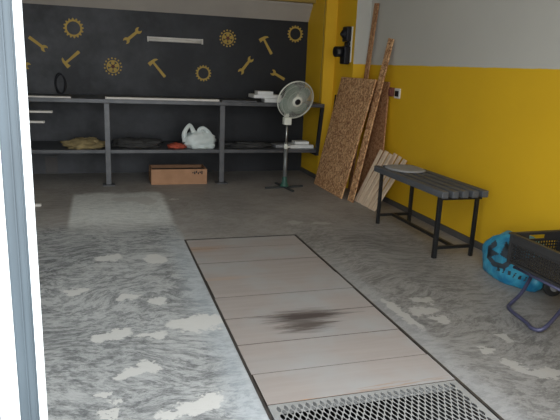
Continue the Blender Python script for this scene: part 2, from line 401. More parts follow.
# stepped corner pier
struct(MB().box(2.75, XR, 7.12, YB, 0, ZC).build('wall_return', M['yellow']))
def pier_front():
    mb = MB().box(2.90, XR, 6.53, 7.12, 0, ZC)
    o = mb.build('wall_pier', [M['yellow'], M['two']])
    for i, fc in enumerate(o.data.polygons):
        if abs(fc.normal.y) > .9: fc.material_index = 1
    return struct(o)
pier_front()
# skirting
struct(MB().box(3.062, XR, YF, 6.53, 0, .055).build('baseboard_right', M['skirt']))
struct(MB().box(2.732, 2.75, 7.12, YB, 0, .055).build('baseboard_return', M['skirt']))
# unseen front wall, opening sized to light the left floor and dim the right
fw = MB().box(XL - .12, -1.25, YF - .12, YF, 0, ZC).box(1.95, XR + .12, YF - .12, YF, 0, ZC).box(-1.25, 1.95, YF - .12, YF, 2.6, ZC)
struct(fw.build('unseen_wall_front', M['outside']))
# white profile at the left of the entrance (post with blue-grey channel), in the foreground
jx = -.152  # right face at YF
# measured edges at depth 1.30: right -0.147, channel -0.166..-0.215
d = MB(); YP = 1.30; JP = (-.1465, YP, .62)
d.box(-.156, -.1395, YP, YP + .012, 0, 2.58)          # right lip
d.box(-.239, -.198, YP, YP + .012, 0, 2.58)           # left lip
d.box(-.234, -.158, YP + .012, YP + .07, 0, 2.58)
jamb = struct(d.build('door_1', M['frame_white'], loc=JP, bevel=.0015))
ch = MB().box(-.1975, -.1565, YP + .006, YP + .0118, .0, 2.58)
ch.box(-.179, -.176, YP + .003, YP + .006, 0, 2.58).box(-.163, -.161, YP + .004, YP + .006, 0, 2.58)
o = ch.build('channel_strip', M['frame_blue'], jamb, loc=JP); o['label'] = 'blue-grey strip down the middle of the white post'
# unseen glazing left of the post, added to brighten the left floor
wf = MB().box(-1.25, -1.19, YF - .08, YF - .02, 0, 2.6).box(-1.19, -.240, YF - .08, YF - .02, 0, .08).box(-1.19, -.240, YF - .08, YF - .02, 2.52, 2.6)
win = struct(wf.build('added_window_1', M['frame_white']))
gm, nt, b = new_mat('added_clear_glass'); nt.nodes.remove(b)
tr = N(nt, 'ShaderNodeBsdfTransparent'); tr.inputs[0].default_value = (.93, .95, .95, 1); gl = N(nt, 'ShaderNodeBsdfGlossy'); gl.inputs['Roughness'].default_value = .02
fr = N(nt, 'ShaderNodeFresnel'); mx = N(nt, 'ShaderNodeMixShader'); nt.links.new(fr.outputs[0], mx.inputs[0]); nt.links.new(tr.outputs[0], mx.inputs[1]); nt.links.new(gl.outputs[0], mx.inputs[2]); nt.links.new(mx.outputs[0], nt.nodes['Material Output'].inputs[0])
MB().box(-1.19, -.240, YF - .055, YF - .049, .08, 2.52).build('added_pane', gm, win)

# ------------------------------------------------------------------ pit: edge rails, planks, grating
rail = MB().box(PX0, PX0 + .012, PY0, PY1, -.07, .003).box(PX1 - .012, PX1, PY0, PY1, -.07, .003).box(PX0 + .012, PX1 - .012, PY1 - .01, PY1, -.07, .003)
rail.box(PX0 + .012, PX0 + .04, PY0, PY1 - .01, -.07, -.046).box(PX1 - .04, PX1 - .012, PY0, PY1 - .01, -.07, -.046)
tag(rail.build('pit_edge_frame', M['frame_steel'], loc=(PX0, PY0, 0)), 'dark steel edging round the covered inspection pit in the floor', 'pit frame')
seams = [4.655, 4.40, 4.05, 3.70, 3.385, 3.065, 2.735, 2.43, 2.165]
names = ['farthest pinkish grey cover board of the pit, rusty at its left end', 'second cover board of the pit from the far end', 'third cover board of the pit from the far end, with a brownish near left corner',
         'fourth cover board of the pit from the far end, just beyond the oil stain', 'pit cover board holding the upper half of the dark oil stain', 'pit cover board with the faint lower fringe of the oil stain',
         'second nearest pit cover board, plain and pale', 'nearest pit cover board, touching the perforated grating, rusty along its edge']
for i in range(8):
    y1, y0 = seams[i], seams[i + 1]
    g1 = .003 if i in (1, 3, 5) else .002
    dz = random.uniform(-.0015, .0015); dx = random.uniform(-.003, .003)
    mb = MB().box(PX0 + .018 + dx, PX1 - .018 + dx, y0 + g1, y1 - g1, -.045, .001 + dz)
    ob_ = mb.build('pit_cover_board', [M['plank'], M['joint_dirt']], loc=(1.14, (y0 + y1) / 2, -.045))
    for pf in ob_.data.polygons:
        if abs(pf.normal.z) < .5: pf.material_index = 1
    tag(ob_, names[i], 'floor board', 'boards covering the pit')
# grating
gx0, gx1, gy0, gy1 = PX0 + .02, PX1 - .02, PY0 + .01, 2.160
px, py = .0335, .0285
g = MB(); th = .002
nj = int((2.148 - gy0 - .02) / py); ni = int((gx1 - gx0 - .012) / px)
ox = gx0 + ((gx1 - gx0) - ni * px) / 2; oy = 2.150 - py
def cell(cx, cy, ky=1., half=None):
    dia = [(px / 2, 0), (px / 4, py / 2), (0, py), (-px / 4, py / 2), (-px / 2, 0), (-px / 4, -py / 2), (0, -py), (px / 4, -py / 2)]
    hw, hl = .0096, .0248
    hole = [(hw, 0), (hw * .78, hl * .5), (.001, hl), (-hw * .78, hl * .5), (-hw, 0), (-hw * .78, -hl * .5), (-.001, -hl), (hw * .78, -hl * .5)]
    vs = [(cx + x, cy + y, z) for z in (.001, .001 - th) for P_ in (dia, hole) for x, y in P_]
    n = 8; fs = []
    for i in range(n):
        j = (i + 1) % n
        fs += [(i, j, n + j, n + i), (2 * n + i, 3 * n + i, 3 * n + j, 2 * n + j), (n + i, n + j, 3 * n + j, 3 * n + i)]
    g.add(vs, fs)
for j in range(nj):
    for i in range(ni if j % 2 == 0 else ni - 1):
        cell(ox + px * (i + .5 + (.5 if j % 2 else 0)), oy - j * py)
# solid margins, filling the saw-tooth edges too
ylast = oy - (nj - 1) * py
def tri(a, b_, c): g.add([(*a, .001), (*b_, .001), (*c, .001), (*a, .001 - th), (*b_, .001 - th), (*c, .001 - th)], [(0, 1, 2), (5, 4, 3), (0, 3, 4, 1), (1, 4, 5, 2), (2, 5, 3, 0)])
ytop = oy + py
for i in range(ni - 1): tri((ox + px * (i + .5), ytop), (ox + px * (i + 1), oy), (ox + px * (i + 1.5), ytop))
tri((ox, oy), (ox + px / 2, ytop), (ox, ytop)); tri((ox + ni * px, oy), (ox + ni * px, ytop), (ox + (ni - .5) * px, ytop))
for j in range(0, nj - 2, 2):
    tri((ox, oy - j * py), (ox, oy - (j + 2) * py), (ox + px / 2, oy - (j + 1) * py)); tri((ox + ni * px, oy - j * py), (ox + (ni - .5) * px, oy - (j + 1) * py), (ox + ni * px, oy - (j + 2) * py))
g.box(gx0, gx1, ytop, gy1, .001 - th, .001).box(gx0, gx1, gy0, ylast - py, .001 - th, .001).box(gx0, ox, ylast - py, ytop, .001 - th, .001).box(ox + ni * px, gx1, ylast - py, ytop, .001 - th, .001)
g.box(gx0, gx1, gy1 - .004, gy1, -.05, .001 - th).box(gx0, gx1, gy0, gy0 + .004, -.05, .001 - th)
g.box(gx0, gx0 + .004, gy0, gy1, -.05, .001 - th).box(gx1 - .004, gx1, gy0, gy1, -.05, .001 - th)
tag(g.build('perforated_grating', M['steel'], loc=(1.14, 1.9, -.05)), 'galvanised metal grating with lens-shaped holes over the near end of the pit', 'grating')

# ------------------------------------------------------------------ wall symbols
YW = YB
def wallM(x, z, a=0., s_=1.):   # local x -> world x, local y -> world z, local z -> towards the room
    R_ = Matrix(((1, 0, 0), (0, 0, -1), (0, 1, 0))).to_4x4()
    Mm = Matrix.Translation((x, YW, z)) @ R_ @ Matrix.Rotation(a, 4, 'Z') @ Matrix.Scale(s_, 4)
    return Mm
TH = .004
def gear(x, z, ro, label, teeth=16):
    mb = MB(); n = teeth * 4; out = []; inn = []
    for i in range(n):
        a = 2 * PI * i / n; r = ro if i % 4 in (0, 1) else ro * .83
        out.append((r * math.cos(a), r * math.sin(a))); inn.append((ro * .66 * math.cos(a), ro * .66 * math.sin(a)))
    mb.ringprism(out, inn, TH, wallM(x, z))
    tag(mb.build('gear_decal', M['mark'], loc=(x, YW, z)), label, 'wall decal', 'yellow tool and gear symbols on the dark wall')
def sprocket(x, z, ro, label):
    root = thing('sprocket_decal', label, 'wall decal', (x, YW, z), 'yellow tool and gear symbols on the dark wall')
    mb = MB()
    for i in range(15):
        a = 2 * PI * i / 15; mb.prism([(ro * .1 * math.cos(t * PI / 4), ro * .1 * math.sin(t * PI / 4)) for t in range(8)], TH, wallM(x, z) @ Matrix.Translation((ro * .9 * math.cos(a), ro * .9 * math.sin(a), 0)))
    n = 40; mb.ringprism([(ro * .70 * math.cos(2 * PI * i / n), ro * .70 * math.sin(2 * PI * i / n)) for i in range(n)], [(ro * .57 * math.cos(2 * PI * i / n), ro * .57 * math.sin(2 * PI * i / n)) for i in range(n)], TH, wallM(x, z))
    for i in range(5):
        a = PI / 2 + 2 * PI * i / 5
        P_ = [(.10, -.0), (.34, -.20), (.60, -.17), (.60, .17), (.34, .20)]
        P_ = [(ro * (u * math.cos(a) - v * math.sin(a)), ro * (u * math.sin(a) + v * math.cos(a))) for u, v in P_]
        mb.prism(P_, TH, wallM(x, z))
    mb.build('toothed_disc', M['mark'], root, loc=(x, YW, z))
    mb = MB(); mb.prism([(ro * .2 * math.cos(2 * PI * i / 16), ro * .2 * math.sin(2 * PI * i / 16)) for i in range(16)], TH * 1.3, wallM(x, z))
    o = mb.build('hub', M['markdot'], root, loc=(x, YW, z)); o['label'] = 'dark red hub in the middle of the yellow disc'
def jaw(x0, sgn, r):
    """open-ended head outline centred x0, opening towards sgn"""
    pts = []
    for i in range(15):
        a = math.radians(40 + 280 * i / 14); pts.append((x0 + sgn * r * math.cos(a), r * math.sin(a)))
    pts += [(x0 + sgn * r * .25, -r * .45), (x0 - sgn * r * .15, 0), (x0 + sgn * r * .25, r * .45)]
    return pts
def wrench(p0, p1, double, label):
    """from p0 to p1 (x,z); the open jaw sits at p1 (and p0 when double)"""
    a = math.atan2(p1[1] - p0[1], p1[0] - p0[0]); L_ = math.hypot(p1[1] - p0[1], p1[0] - p0[0])
    mb = MB(); Mw = wallM(p0[0], p0[1], a); w = .019
    mb.prism([(.02 if double else 0, -w), (L_ - .02, -w * .85), (L_ - .02, w * .85), (.02 if double else 0, w)], TH, Mw)
    mb.prism(jaw(L_ - .01, 1, .040), TH * 1.05, Mw)
    if double: mb.prism(jaw(.01, -1, .040), TH * 1.05, Mw)
    tag(mb.build('wrench_decal', M['mark'], loc=(p0[0], YW, p0[1])), label, 'wall decal', 'yellow tool and gear symbols on the dark wall')
def hammer(head, tail, label, flip=1):
    a = math.atan2(tail[1] - head[1], tail[0] - head[0]); L_ = math.hypot(tail[1] - head[1], tail[0] - head[0])
    mb = MB(); Mw = wallM(head[0], head[1], a)
    mb.prism([(0, -.013), (L_, -.019), (L_ + .006, 0), (L_, .019), (0, .013)], TH, Mw)
    f_ = flip
    P_ = [(-.028, -.035 * f_), (-.022, .03 * f_), (-.004, .062 * f_), (.018, .070 * f_), (.010, .03 * f_), (.016, -.03 * f_), (.022, -.062 * f_), (-.028, -.062 * f_)]
    if f_ < 0: P_ = P_[::-1]
    mb.prism(P_, TH * 1.05, Mw)
    tag(mb.build('hammer_decal', M['mark'], loc=(head[0], YW, head[1])), label, 'wall decal', 'yellow tool and gear symbols on the dark wall')
gear(-.266, 1.79, .118, 'yellow hollow gear symbol, leftmost gear on the dark wall')
gear(1.325, 1.312, .105, 'yellow hollow gear symbol low on the dark wall under the tube lamp')
gear(2.572, 1.875, .112, 'yellow hollow gear symbol at the upper right corner of the dark wall')
sprocket(.183, 1.354, .112, 'yellow sprocket symbol with spokes and a ring of dots, lower left on dark wall')
sprocket(1.643, 1.77, .112, 'yellow sprocket symbol with spokes right of the tube lamp')
wrench((-.775, 1.66), (-.60, 1.53), False, 'yellow wrench symbol, upper left of dark wall, jaw pointing down right')
wrench((-1.0, 1.40), (-.80, 1.32), False, 'yellow wrench jaw symbol just showing past the white door post')
wrench((.345, 1.668), (.51, 1.81), True, 'yellow double-ended wrench symbol just left of the tube lamp')
wrench((1.825, 1.345), (1.965, 1.525), True, 'yellow double-ended wrench symbol standing steeply below the sprocket')
wrench((2.445, 1.27), (2.27, 1.36), False, 'yellow wrench symbol just above the standing fan')
hammer((-.375, 1.375), (-.215, 1.515), 'yellow hammer symbol with its head at lower left, below leftmost gear', 1)
hammer((.675, 1.43), (.825, 1.25), 'yellow hammer symbol below the tube lamp', 1)
hammer((2.13, 1.79), (2.245, 1.60), 'yellow hammer symbol between the right sprocket and the corner gear', 1)

# tube lamp
lp = thing('tube_lamp', 'unlit fluorescent tube lamp with pale cover mounted on the dark wall', 'lamp', (.955, YW, 1.71))
MB().box(.605, 1.305, YW - .03, YW, 1.685, 1.74).build('housing', M['whiteboard'], lp, (.955, YW, 1.71), bevel=.004)
MB().tube([(.625, YW - .048, 1.700), (1.285, YW - .048, 1.700)], .018, 14).build('tube', M['whiteboard'], lp, (.955, YW - .04, 1.70))
for x in (.605, 1.289): MB().box(x, x + .016, YW - .075, YW - .03, 1.675, 1.74).build('end_cap', M['whiteboard'], lp, (x, YW - .04, 1.70))
# cable loop hanging on the wall
cl = MB(); pts = [(-.452 + .058 * math.sin(t * 2 * PI / 28), YW - .012, 1.125 + .125 * math.cos(t * 2 * PI / 28)) for t in range(28)]
cl.tube(pts, .008, 8, closed=True); cl.tube([(x - .006 + .02, y - .004, z * .9 + .11) for x, y, z in pts], .007, 8, closed=True); cl.tube([(-.452, YW, 1.255), (-.452, YW - .03, 1.255)], .006, 8)
tag(cl.build('cable_loop', M['blackplastic'], loc=(-.452, YW, 1.12)), 'black loop of cable hanging on the dark wall over the workbench left end', 'cable')
# grille low on the wall
vg = thing('vent_grille', 'brownish lattice vent grille low on the dark wall under the shelf', 'vent', (-.60, YW, 0))
MB().ringprism([(-.075, 0), (.075, 0), (.075, .22), (-.075, .22)], [(-.062, .013), (.062, .013), (.062, .207), (-.062, .207)], .012, wallM(-.60, .0)).build('frame', M['skirt'], vg, (-.6, YW, .1))
sl = MB()
for k in range(-9, 15):
    for sg in (1, -1):
        c0 = k * .022; pts = []
        for t in [i / 40 for i in range(41)]:
            x = -.062 + .124 * t; z = c0 + (x + .062) if sg > 0 else c0 + (.062 - x)
            if .013 <= z <= .207: pts.append((x, z))
        if len(pts) > 2: sl.beam((-.60 + pts[0][0], YW - .004, pts[0][1]), (-.60 + pts[-1][0], YW - .004, pts[-1][1]), .004, .004, (0, 1, 0))
sl.build('lattice', mat('lattice_brown', (.20, .17, .15), .7), vg, (-.6, YW, .1))

# ------------------------------------------------------------------ workbench
wb = thing('workbench', 'long dark grey steel workbench with lower shelf along the back wall', 'workbench', (.63, 7.35, 0))
W0, W1, YT0, YT1 = -1.49, 2.745, 6.98, 7.775
base = (.63, 7.35, 0)
MB().box(W0, W1, YT0, YT1, .955, 1.0).build('worktop', M['bench_top'], wb, base, bevel=.003)
MB().box(W0, 2.70, YT0, YT1, .378, .42).build('shelf', M['bench_top'], wb, base, bevel=.003)
for x in (-1.40, .082, 1.425):
    lg = MB().box(x - .03, x + .03, YT0 - .012, YT0 + .048, .012, .955).build('leg', M['bench_steel'], wb, (x, YT0, 0), bevel=.003)
    MB().box(x - .07, x + .07, YT0 - .06, YT0 + .09, 0, .012).build('foot_plate', M['bench_steel'], lg, (x, YT0, 0))
MB().beam((2.722, YT0 + .02, .955), (2.68, YT0 + .02, .378), .04, .045, (0, 1, 0)).box(2.66, 2.70, YT0, YT1, .34, .378).build('end_bracket', M['black'], wb, (2.70, 7.2, .36))
# boards on the bench top
def lay(name, label, cat, x0, x1, y0, y1, z0, z1, m, group=None, rz=0., bevel=.002):
    c = Vector(((x0 + x1) / 2, (y0 + y1) / 2, z0))
    o = MB().box(x0, x1, y0, y1, z0, z1).build(name, m, None, tuple(c), bevel=bevel); o.rotation_euler.z = rz
    return tag(o, label, cat, group)
lay('pale_board_or_bar', 'long pale board lying on the workbench front edge right of the upright', 'board', .07, 1.39, 7.0, 7.10, 1.0, 1.022, M['whiteboard'], 'pale boards on the workbench')
lay('pale_board_or_bar', 'shorter pale board on the workbench front edge beside the white door post', 'board', -1.3, -.30, 7.0, 7.08, 1.0, 1.016, M['whiteboard'], 'pale boards on the workbench')
lay('dark_plank', 'dark grey plank on the workbench top ending beside the white cartons', 'board', 1.43, 1.86, 7.02, 7.16, 1.0, 1.016, M['bench_steel'])
# white cartons right end of bench top
lay('white_carton', 'flat white carton at the right of the bench top, behind the fan', 'box', 1.98, 2.27, 7.05, 7.27, 1.0, 1.045, M['white_box'], 'white cartons on the bench top', -.06)
lay('white_carton', 'longest white carton, second in the stack on the bench top', 'box', 1.84, 2.20, 7.10, 7.36, 1.046, 1.088, M['white_box'], 'white cartons on the bench top', .03)
lay('white_carton', 'small white carton, topmost of the stack on the bench top', 'box', 1.90, 2.10, 7.12, 7.30, 1.089, 1.13, M['white_box'], 'white cartons on the bench top', -.03)
# lower shelf right end
lay('white_packet', 'wide flat white packet on the shelf behind the fan pole', 'box', 2.34, 2.66, 7.08, 7.34, .42, .462, M['white_box'], 'white packets on the lower shelf', .03)
lay('white_packet', 'small white packet standing on the wide packet near yellow corner', 'box', 2.43, 2.62, 7.14, 7.30, .463, .50, M['white_box'], 'white packets on the lower shelf', -.04)
lay('white_packet', 'greyish packet on the lower shelf just left of the fan pole', 'box', 2.16, 2.31, 7.15, 7.34, .42, .455, M['greycloth'], 'white packets on the lower shelf', .1)
blob('x', (0, 0, -50), (.01, .01, .01), M['darkcloth']) if False else None
def cloth(name, label, c, r, m, seed, cat='cloth', amp=.5, freq=2.6, group=None, power=2.2):
    return tag(blob(name, c, r, m, seed, amp, freq, ridge=.35, power=power), label, cat, group)
cloth('khaki_cloth', 'crumpled khaki cloth lying on the lower shelf left of the upright', (-.17, 7.16, .42), (.20, .12, .07), M['khaki'], 3)
cloth('dark_cloth', 'black crumpled cloth on the lower shelf between upright and orange cloth', (.42, 7.25, .42), (.25, .16, .06), M['darkcloth'], 5, group='dark cloths on the lower shelf')
cloth('dark_cloth', 'flat black cloth on the shelf between white plastic bag and fan', (1.80, 7.25, .42), (.28, .14, .035), M['darkcloth'], 8, group='dark cloths on the lower shelf')
cloth('orange_cloth', 'orange-red folded cloth lying beside the white plastic bag', (.90, 7.14, .42), (.105, .09, .036), M['orange'], 2, amp=.3)
# plastic bag with two handles
pb = thing('plastic_bag', 'white plastic carrier bag with raised handles on the lower shelf', 'bag', (1.17, 7.16, .42))
blob('bag_body', (1.18, 7.16, .42), (.180, .11, .125), M['plasticbag'], 11, .26, 2.2, pb, ridge=.25, power=2.3)
def strap(pts, r):
    mb = MB(); mb.tube(smooth_pts(pts, 6), r, 8); return mb
def flat_handle(pts, ws, off):
    P_ = smooth_pts(pts, 6); mb = MB(); n = len(P_)
    vs = []
    for i, p_ in enumerate(P_):
        t = i / (n - 1); w_ = ws[0] + (ws[1] - ws[0]) * math.sin(PI * t)
        d_ = (P_[min(i + 1, n - 1)] - P_[max(i - 1, 0)]).normalized(); sd = d_.cross(Vector((0, 1, 0))).normalized()
        for sx, sy in ((-1, -1), (1, -1), (1, 1), (-1, 1)): vs.append(p_ + sd * w_ * sx + Vector((0, .006 * sy, 0)))
    fs = [(i * 4 + j, i * 4 + (j + 1) % 4, (i + 1) * 4 + (j + 1) % 4, (i + 1) * 4 + j) for i in range(n - 1) for j in range(4)]
    mb.add(vs, fs, True); return mb
flat_handle([(1.01, 7.13, .50), (.985, 7.12, .60), (1.05, 7.12, .70), (1.10, 7.13, .62), (1.15, 7.14, .565)], (.045, .022), 0).build('handle', M['plasticbag'], pb, (1.05, 7.13, .6))
flat_handle([(1.31, 7.13, .50), (1.29, 7.12, .60), (1.22, 7.12, .665), (1.17, 7.13, .635), (1.24, 7.14, .58)], (.045, .022), 0).build('handle', M['plasticbag'], pb, (1.25, 7.13, .6))
# cardboard box under the shelf
cb = thing('cardboard_box', 'open brown cardboard box on the floor under the workbench shelf', 'box', (.905, 7.12, 0))
bx = MB().box(.57, 1.24, 6.955, 6.965, 0, .185).box(.57, 1.24, 7.31, 7.32, 0, .18).box(.57, .58, 6.965, 7.31, 0, .185).box(1.23, 1.24, 6.965, 7.31, 0, .185).box(.58, 1.23, 6.965, 7.31, 0, .01)
bx.build('carton', M['card'], cb, (.905, 7.12, 0))
FM = mat('box_flap_shade', (.10, .06, .04), .85)  # flaps darkened in colour to stand for the shaded box interior
def flap(y0, z0, y1, z1):
    v0 = [(.585, y0, z0), (1.225, y0, z0), (1.22, y1, z1), (.59, y1, z1)]
    MB().add(v0 + [(x, y, z - .004) for x, y, z in v0], [(0, 1, 2, 3), (7, 6, 5, 4), (0, 4, 5, 1), (2, 6, 7, 3), (1, 5, 6, 2), (0, 3, 7, 4)]).build('flap', FM, cb, (.9, y0, .17))
flap(6.968, .183, 7.135, .172); flap(7.308, .183, 7.145, .215)
mk = MB()
for k in range(6): mk.box(1.06 + k * .022, 1.075 + k * .022, 6.9535, 6.955, .135 - .012 * (k % 2), .148 + .008 * (k % 3))
mk.build('ink_mark', M['blackplastic'], cb, (1.1, 6.954, .14))

# rack with pale bars, hidden for the most part behind the door post
rk = thing('steel_rack', 'dark steel rack standing on the lower shelf behind the white door post', 'rack', (-1.06, 7.15, .42))
rm = MB()
for x in (-1.28, -.84):
    for y in (7.04, 7.30): rm.box(x - .012, x + .012, y - .012, y + .012, .42, .90)
for z in (.70, .815):
    for x in (-1.28, -.84): rm.box(x - .01, x + .01, 7.04, 7.30, z, z + .012)
    rm.box(-1.28, -.84, 7.29, 7.31, z, z + .012)
rm.build('rack_frame', M['black'], rk, (-1.06, 7.15, .42))
lay('pale_board_or_bar', 'upper of two short pale bars sticking out under the bench top', 'board', -1.28, -.505, 7.055, 7.135, .827, .85, M['whiteboard'], 'short pale bars at the left')
lay('pale_board_or_bar', 'lower of two short pale bars sticking out under the bench top', 'board', -1.28, -.595, 7.055, 7.135, .712, .735, M['whiteboard'], 'short pale bars at the left')
lay('pale_board_or_bar', 'farther short pale bar lying on the floor at the left, beside the post', 'board', -1.2, -.58, 6.01, 6.06, 0, .022, M['whiteboard'], 'short pale bars at the left')
lay('pale_board_or_bar', 'nearer short pale bar lying on the floor beside the white post', 'board', -1.2, -.57, 5.28, 5.34, 0, .022, M['whiteboard'], 'short pale bars at the left')

# ------------------------------------------------------------------ standing fan
FX, FY = 2.135, 6.62
fan = thing('standing_fan', 'tall pedestal fan with green-grey blades and round wire guard before the workbench', 'fan', (FX, FY, 0))
bs = MB()
for a in (8, 98, 188, 278):
    a = math.radians(a); bs.beam((FX, FY, .014), (FX + .25 * math.cos(a), FY + .25 * math.sin(a), .014), .03, .018)
bs.build('cross_base', mat('fan_base_dark', (.05, .055, .055), .5), fan, (FX, FY, 0))
bs2 = MB().lathe([(.055, .023), (.055, .04), (.032, .07), (.027, .13), (.022, .15)], Matrix.Translation((FX, FY, 0)), 20); bs2.build('base_collar', M['fan_green'], fan, (FX, FY, 0))
MB().tube([(FX, FY, .06), (FX, FY, .50)], .024, 14).build('lower_pole', mat('fan_pole_dark', (.22, .23, .23), .4, .4), fan, (FX, FY, .1))
MB().tube([(FX, FY, .49), (FX, FY, .80)], .012, 14).build('upper_pole', M['chrome'], fan, (FX, FY, .5))
kn = MB().lathe([(.024, .48), (.026, .50), (.024, .53), (.014, .54)], Matrix.Translation((FX, FY, 0)), 16).tube([(FX, FY, .505), (FX + .045, FY - .02, .505)], .009, 8); kn.build('height_clamp', M['cream'], fan, (FX, FY, .5))
# neck / switch box
nb = MB().box(FX - .045, FX + .045, FY - .045, FY + .045, .77, .86); nb.build('switch_box', M['cream'], fan, (FX, FY, .8), bevel=.01)
nd = Vector((0.14, -1., -.34)).normalized()   # facing direction
rot = nd.to_track_quat('Z', 'Y').to_matrix().to_4x4()
HC = Vector((2.212, 6.56, 1.065))
HM = Matrix.Translation(HC) @ rot
MB().beam((FX - .005, FY + .02, .84), (FX + .02, FY + .05, 1.03), .045, .05, (0, 1, 0)).build('neck', M['cream'], fan, (FX, FY, .9))
MB().lathe([(.03, -.19), (.07, -.175), (.08, -.13), (.078, -.075), (.06, -.06)], HM, 24).build('motor_housing', M['cream'], fan, tuple(HC))
MB().tube([Vector((FX + .02, FY + .05, 1.03)), HM @ Vector((0, 0, -.12))], .022, 10).build('tilt_joint', M['cream'], fan, tuple(HC))
R0 = .228
gd = MB()
def ring(mb, r, z, t, n=64): mb.tube([HM @ Vector((r * math.cos(2 * PI * i / n), r * math.sin(2 * PI * i / n), z)) for i in range(n)], t, 6, closed=True)
ring(gd, R0, .0, .0048); ring(gd, R0, -.012, .004)
for i in range(84):
    a = 2 * PI * i / 84; c_, s_ = math.cos(a), math.sin(a)
    gd.tube([HM @ Vector((r * c_, r * s_, z)) for r, z in ((.05, .045), (.13, .042), (.19, .032), (.225, .014), (R0, 0))], .0013, 4, caps=False)
ring(gd, .12, .043, .0013); ring(gd, .19, .032, .0013)
gd.build('front_guard', M['cream'], fan, tuple(HC))
gr = MB()
for i in range(60):
    a = 2 * PI * (i + .5) / 60; c_, s_ = math.cos(a), math.sin(a)
    gr.tube([HM @ Vector((r * c_, r * s_, z)) for r, z in ((.07, -.075), (.15, -.07), (.21, -.045), (R0, -.012))], .0009, 4, caps=False)
gr.build('rear_guard', M['cream'], fan, tuple(HC))
MB().lathe([(.03, .036), (.062, .040), (.064, .050), (.056, .058), (.036, .059)], HM, 32).build('guard_badge', M['cream'], fan, tuple(HC))
o = MB().lathe([(.036, .057), (.036, .061), (.020, .0615)], HM, 24).build('badge_center', M['blackplastic'], fan, tuple(HC)); o['label'] = 'black round centre of the guard badge'
MB().lathe([(.035, -.04), (.040, .0), (.030, .02)], HM, 20).build('blade_hub', M['blade'], fan, tuple(HC))
for k in range(4):
    a0 = math.radians(20 + 90 * k); mb = MB(); vs = []
    nr, na = 8, 10
    for i in range(nr + 1):
        r = .035 + (.204 - .035) * i / nr
        span = math.radians(40 + 58 * math.sin(PI * min(1, .15 + .8 * i / nr)))
        sh = math.radians(18) * i / nr
        for j in range(na + 1):
            t = j / na - .5; a = a0 + sh + span * t
            rr = r * (1 - .10 * (2 * t) ** 4 * (i / nr))
            vs.append(HM @ Vector((rr * math.cos(a), rr * math.sin(a), -.005 + .05 * t)))
    m_ = len(vs)
    vs += [v - nd * .003 for v in vs]
    w_ = na + 1; fs = []
    for i in range(nr):
        for j in range(na):
            q = (i * w_ + j, i * w_ + j + 1, (i + 1) * w_ + j + 1, (i + 1) * w_ + j); fs.append(q); fs.append(tuple(m_ + x for x in reversed(q)))
    mb.add(vs, fs, True); mb.build('blade', M['blade'], fan, tuple(HC))

# ------------------------------------------------------------------ things on the pier and the right wall
px_ = 2.90
so = thing('wall_power_socket', 'black double industrial plug and socket unit on the yellow pier', 'socket', (px_, 6.85, 1.72))
MB().box(px_ - .012, px_, 6.60, 6.76, 1.525, 1.935).build('backplate', M['white_box'], so, (px_, 6.8, 1.7), bevel=.002)
MB().box(px_ - .075, px_ - .012, 6.605, 6.75, 1.76, 1.935).box(px_ - .05, px_ - .012, 6.62, 6.74, 1.71, 1.76).box(px_ - .09, px_ - .012, 6.605, 6.75, 1.50, 1.71).build('housing', M['blackplastic'], so, (px_, 6.8, 1.7), bevel=.015)
def along(o_, d_): 
    return Matrix.Translation(o_) @ Vector(d_).to_track_quat('Z', 'Y').to_matrix().to_4x4()
Ma = along((px_ - .07, 6.68, 1.85), (-1, -.05, -.12))
MB().lathe([(.055, 0), (.055, .015), (.045, .02), (.045, .03), (.022, .032), (.022, .05), (.015, .055)], Ma, 20).build('plug', M['blackplastic'], so, (px_ - .1, 6.8, 1.86))
Mb = along((px_ - .085, 6.68, 1.645), (-1, -.1, -.05))
MB().lathe([(.055, 0), (.055, .03), (.062, .035), (.062, .10), (.045, .105), (.045, .10)], Mb, 22).build('plug', M['blackplastic'], so, (px_ - .1, 6.8, 1.64))
o = MB().box(px_ - .175, px_ - .145, 6.595, 6.612, 1.615, 1.665).build('plug_label', M['skirt'], so, (px_ - .2, 6.71, 1.63))
# wires on the corner
wr = MB().tube(smooth_pts([(2.746, 7.16, 2.30), (2.746, 7.175, 2.0), (2.746, 7.155, 1.7), (2.746, 7.18, 1.4), (2.746, 7.175, 1.1), (2.746, 7.18, 1.0)], 6), .004, 6)
tag(wr.build('pale_cable', M['ochre'], loc=(2.76, 7.22, 1.6)), 'thin cable running down the yellow corner behind the bench end', 'cable')
# wall outlet
wo = thing('wall_outlet', 'white wall outlet with dark insert on the yellow wall', 'outlet', (XR, 5.72, 1.215))
MB().box(XR - .012, XR, 5.645, 5.765, 1.16, 1.265).build('plate', M['white_box'], wo, (XR, 5.7, 1.2), bevel=.003)
MB().box(XR - .018, XR - .012, 5.672, 5.745, 1.18, 1.24).build('insert', M['blackplastic'], wo, (XR, 5.7, 1.2))
tag(MB().box(XR - .03, XR, 5.79, 5.865, 1.175, 1.27).box(XR - .045, XR - .03, 5.805, 5.85, 1.19, 1.255).build('switch_box', mat('reddish_box', (.22, .07, .05), .6), loc=(XR, 5.83, 1.2), bevel=.003), 'small reddish brown switch box on yellow wall beside the white outlet', 'switch')

